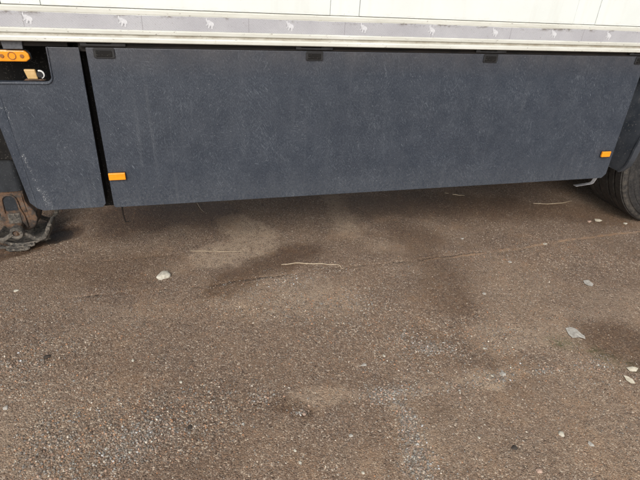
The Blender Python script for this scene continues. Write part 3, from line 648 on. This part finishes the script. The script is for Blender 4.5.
CL += [cluster(*q) for q in ((380, 396, 260, .035, .02), (395, 392, 200, .03, .018), (407, 418, 260, .022, .03), (420, 462, 300, .035, .05), (430, 349, 200, .04, .02), (500, 378, 160, .03, .015), (545, 370, 130, .05, .012), (60, 455, 420, .09, .06), (150, 432, 500, .07, .035), (125, 452, 350, .05, .03), (290, 280, 260, .08, .04), (355, 300, 300, .07, .06), (300, 412, 60, .02, .012), (25, 365, 200, .06, .04), (262, 398, 120, .03, .02))]
ncl = sum(len(c[0]) for c in CL); parts += CL
x = np.concatenate([p[0] for p in parts]); y = np.concatenate([p[1] for p in parts]); r_ = np.concatenate([p[2] for p in parts]); zf = np.concatenate([p[3]['z'] for p in parts])
n = len(x); print('pebbles', n)
scl = np.stack([rng.uniform(.8, 1.45, n), rng.uniform(.7, 1.1, n), rng.uniform(.45, .85, n)], -1)*r_[:, None]
th = rng.uniform(0, 2*PI, n); jit = 1+rng.uniform(-.22, .22, (n, 12, 1))
P = IV[None]*jit*scl[:, None, :]; cx, sx = np.cos(th)[:, None], np.sin(th)[:, None]
tl = rng.normal(0, .3, n)[:, None]; P[..., 2] += P[..., 0]*tl
Px = P[..., 0]*cx-P[..., 1]*sx+x[:, None]; Py = P[..., 0]*sx+P[..., 1]*cx+y[:, None]; Pz = P[..., 2]+(zf+scl[:, 2]*.35)[:, None]
V = np.stack([Px, Py, Pz], -1).reshape(-1, 3); Fc = (IF[None]+(np.arange(n)*12)[:, None, None]).reshape(-1, 3)
pm = mesh_np('gravel', V, Fc, 3)
palc = np.array([1.26, 1.2, 1.12])*np.array([(.18,.165,.15),(.12,.10,.08),(.27,.23,.185),(.29,.18,.115),(.34,.18,.10),(.15,.15,.15),(.24,.245,.24),(.46,.43,.38),(.10,.08,.065),(.20,.135,.10),(.15,.115,.09),(.55,.52,.47)])
pw = np.array([.12,.14,.09,.10,.04,.09,.05,.03,.12,.12,.12,.012]); pw /= pw.sum()
pc = palc[rng.choice(len(palc), n, p=pw)]*rng.uniform(.8, 1.12, (n, 1)); g_ = pc[-ncl:].mean(1, keepdims=True); pc[-ncl:] = np.minimum((g_*.35+pc[-ncl:]*.65)*np.array([1.06, 1.02, .96])+np.array([.035, .033, .030]), .5); pc = np.concatenate([pc, np.ones((n, 1))], 1)
at = pm.color_attributes.new('pc', 'FLOAT_COLOR', 'POINT'); at.data.foreach_set('color', np.repeat(pc, 12, 0).astype('f').ravel())
tag(link('gravel', pm, M['pebble']), 'loose mixed grey, tan and reddish gravel scattered over the brown asphalt', 'gravel', kind='stuff')

# ---------------------------------------------------------------- single things lying on the ground
def stone(px, py, wpx, hpx, mat, label, name='stone', cat='stone', rot=0, flat=.5, seed=0):
    rg = random.Random(seed+px); g = gp(px, py); d = math.dist(g, CAM); m_per = d/475
    kk = .68 if wpx < 12 else .95; sx_, sy_ = kk*wpx*m_per/2, kk*hpx*m_per/2*1.35
    bm = BM(); bmesh.ops.create_icosphere(bm, subdivisions=3, radius=1)
    dirs = [Vector((rg.gauss(0, 1), rg.gauss(0, 1), rg.gauss(0, .6))).normalized() for _ in range(14)]
    for v in bm.verts:
        p = v.co.copy()
        for d_ in dirs:
            q = p.dot(d_); lim = .74+.16*rg.random() if False else .80
            if q > lim: p -= d_*(q-lim)*.7
        k_ = 1+.13*math.sin(p.x*5+px)+.10*math.sin(p.y*6+py)
        v.co = Vector((p.x*sx_*k_, p.y*sy_*k_, p.z*min(sx_, sy_)*flat))
    o = obj(name, bm, mat, None, loc=(g[0], g[1], gz(g[0], g[1])+min(sx_, sy_)*flat*.35), smooth=False); o.rotation_euler.z = rot+.2
    return tag(o, label, cat)
stone(164, 276, 16, 9, M['stonew'], 'chalky white lump on the brown asphalt below the left skirt marker, largest pale stone', seed=1, rot=.4)
stone(16, 291, 6, 4, M['stonew'], 'small white chip near the left picture edge below the landing leg foot', seed=2)
stone(561, 434, 8, 6, M['stonew'], 'rounded cream stone alone on smooth asphalt at lower right', seed=3)
stone(591, 444, 7, 6, M['stoneg'], 'small dull grey chip right of the rounded cream stone', seed=5, flat=.25)
stone(539, 471, 8, 5, M['stonep'], 'small pinkish beige stone at the bottom edge right of centre', seed=6, rot=-.4)
stone(484, 336-11+24, 4, 3, M['stonew'], 'tiny white pebble left of the torn grey scrap', seed=7)
stone(484, 295-1, 5, 4, M['stoneg'], 'small pale stone on open asphalt between the skirt and the torn grey scrap', seed=8)
stone(364, 365, 9, 4, M['stoneg'], 'flat light grey stone on the asphalt in the middle foreground', seed=9, flat=.3)
stone(304, 414, 6, 5, M['stonep'], 'pinkish stone beside the small dark hollow in the foreground', seed=10)
stone(351, 436, 6, 4, M['stoneg'], 'small grey stone in the foreground right of and below the dark hollow', seed=11)
stone(295, 451, 4, 4, M['stonew'], 'small bright white pebble in the foreground below the dark hollow', seed=12)
stone(300, 463, 4, 4, M['stonew'], 'bright white pebble nearest the bottom edge left of centre', seed=13)
stone(363, 473, 4, 4, M['stonew'], 'bright white pebble at the bottom edge just right of centre', seed=14)
stone(384, 356, 4, 4, M['stonew'], 'tiny white pebble just right of the flat light grey stone', seed=15)
stone(545, 244, 6, 3, M['stonew'], 'small white chip on the rusty seam line toward the wheel', seed=16, flat=.3)
stone(462, 239, 5, 3, M['stoneg'], 'small grey chip on the asphalt under the right half of the skirt', seed=17)
stone(510, 262, 6, 4, M['stoneg'], 'flat grey chip below the rusty seam line', seed=18, flat=.25)
stone(589, 222, 6, 3, M['stonep'], 'left of two pale chips lying in front of the tyre', seed=19)
stone(625, 224, 5, 3, M['stonew'], 'white chip beside the tyre contact patch', seed=20)
stone(492, 376, 4, 4, M['stonew'], 'white pebble on the pale dusty band at right', seed=21)
stone(503, 374, 10, 6, M['stoneg'], 'light grey crumbled stone on the pale dusty band at right', seed=22, flat=.3)
stone(460, 398, 4, 3, M['stonep'], 'tiny pinkish stone just below the pale dusty band', seed=23)
stone(479, 438, 4, 3, M['stonew'], 'tiny white pebble on smooth asphalt left of the dark bitumen lump', seed=24)
stone(515, 447, 9, 6, M['stoned'], 'black bitumen lump in a small hollow at lower right', name='bitumen_lump', cat='bitumen lump', seed=25, flat=.5)
stone(47, 357, 9, 5, M['stoned'], 'dark bitumen lump on the gravel at the left edge', name='bitumen_lump', cat='bitumen lump', seed=26, flat=.5)
stone(190, 427, 8, 6, M['stoned'], 'dark bitumen lump beside the coarse gravel at lower left', name='bitumen_lump', cat='bitumen lump', seed=27, flat=.5)
stone(133, 361, 4, 4, M['stonew'], 'small white pebble on the left gravel above the coarse patch', seed=28)
stone(181, 383, 4, 4, M['stonew'], 'small white pebble on the gravel left of centre', seed=29)
stone(6, 408, 6, 5, M['stoneg'], 'blue grey pebble at the left edge above the coarse gravel', seed=30)

def scrap(px, py, pts, mat, label, name, cat, rot=0, curl=.25):
    """a thin crumpled leaf or scrap: outline pts in photo pixels about its centre"""
    g = gp(px, py); ws = [gp(px+a_, py+b_) for a_, b_ in pts]; bm = BM()
    c0 = bm.verts.new((0, 0, .004)); vs = []
    for i, q in enumerate(ws): vs.append(bm.verts.new((q[0]-g[0], q[1]-g[1], .0025+.007*curl*abs(math.sin(i*2.1)))))
    for i in range(len(vs)): bm.faces.new([c0, vs[i], vs[(i+1) % len(vs)]])
    bmesh.ops.subdivide_edges(bm, edges=bm.edges, cuts=1, use_grid_fill=True)
    for v in bm.verts: v.co.z += random.uniform(-.0008, .0012)
    o = obj(name, bm, mat, None, loc=(g[0], g[1], gz(g[0], g[1])+.0015)); m_ = o.modifiers.new('thick', 'SOLIDIFY'); m_.thickness = .0009
    return tag(o, label, cat)
scrap(575, 334, [(-10, -5), (-5, -6), (1, -4), (4, -1), (9, 3), (10, 6), (4, 4), (-3, 5), (-7, 1)], M['stoneg'], 'torn pale grey scrap lying on the asphalt at right beside the damp patch', 'torn_scrap', 'scrap')
scrap(588, 284, [(-5, -3), (0, -3), (5, 1), (4, 3), (-1, 2), (-4, 0)], M['stoneg'], 'small pale grey flake above the torn scrap at right', 'pale_flake', 'scrap')
scrap(629, 380, [(-6, -4), (-2, -3), (3, 0), (6, 4), (2, 4), (-3, 1)], M['leafp'], 'slender bleached leaf at the right edge below the damp patch', 'dry_leaf', 'leaf')
scrap(630, 370, [(-4, -2), (2, -3), (8, -1), (6, 2), (-1, 2)], M['leafp'], 'short tan leaf at the right edge just above the slender bleached leaf', 'dry_leaf', 'leaf')
scrap(597, 221, [(-3, -1.5), (2, -1), (5, .5), (2, 1.5), (-2, 1)], M['leafp'], 'right of two pale chips lying in front of the tyre', 'dry_leaf', 'leaf')
def stalk(pts, r, label, name='straw', cat='straw', mat='straw'):
    W = [gp(a_, b_) for a_, b_ in pts]; b0 = W[0]; n_ = len(W)
    P_ = []
    for i in range(n_-1):
        for k in range(4):
            t = k/4; q = W[i]*(1-t)+W[i+1]*t; P_.append(q)
    P_.append(W[-1]); P_ = [Vector((q[0]-b0[0], q[1]-b0[1], gz(q[0], q[1])+r*.9+random.uniform(0, .0015))) for q in P_]
    P_ = [p+Vector((random.uniform(-1, 1), random.uniform(-1, 1), 0))*r*1.3 for p in P_]
    m_ = len(P_); bm = tube(BM(), P_, r, 6, [.55+.45*math.sin(PI*min(1, (i+1)/m_*1.1)) for i in range(m_)])
    return tag(obj(name, bm, M[mat], None, smooth=True, loc=(b0[0], b0[1], 0)), label, cat)
stalk([(281, 265), (290, 264), (300, 263.5), (318, 264.5), (338, 265), (343, 269)], .0030, 'pale dry stalk lying straight across the middle of the asphalt below the skirt', 'dry_stalk', 'stalk')
stalk([(190, 251), (215, 251.5), (243, 252)], .0016, 'very thin straw lying on the dry patch left of centre', )
stalk([(533, 204), (548, 204.5), (562, 203.5), (572, 201)], .0028, 'curved yellowish straw lying under the trailer near the tyre')
stalk([(197, 203), (200, 208), (204, 213)], .0022, 'short pale twig sticking out below the skirt edge left of centre', 'twig', 'twig')
stalk([(452, 195), (458, 196), (464, 196)], .003, 'short pale stick in the shade under the right half of the skirt', 'stick', 'stick')
stalk([(445, 193.5), (449, 194)], .0022, 'tiny pale twig left of the short pale stick under the skirt', 'twig', 'twig')
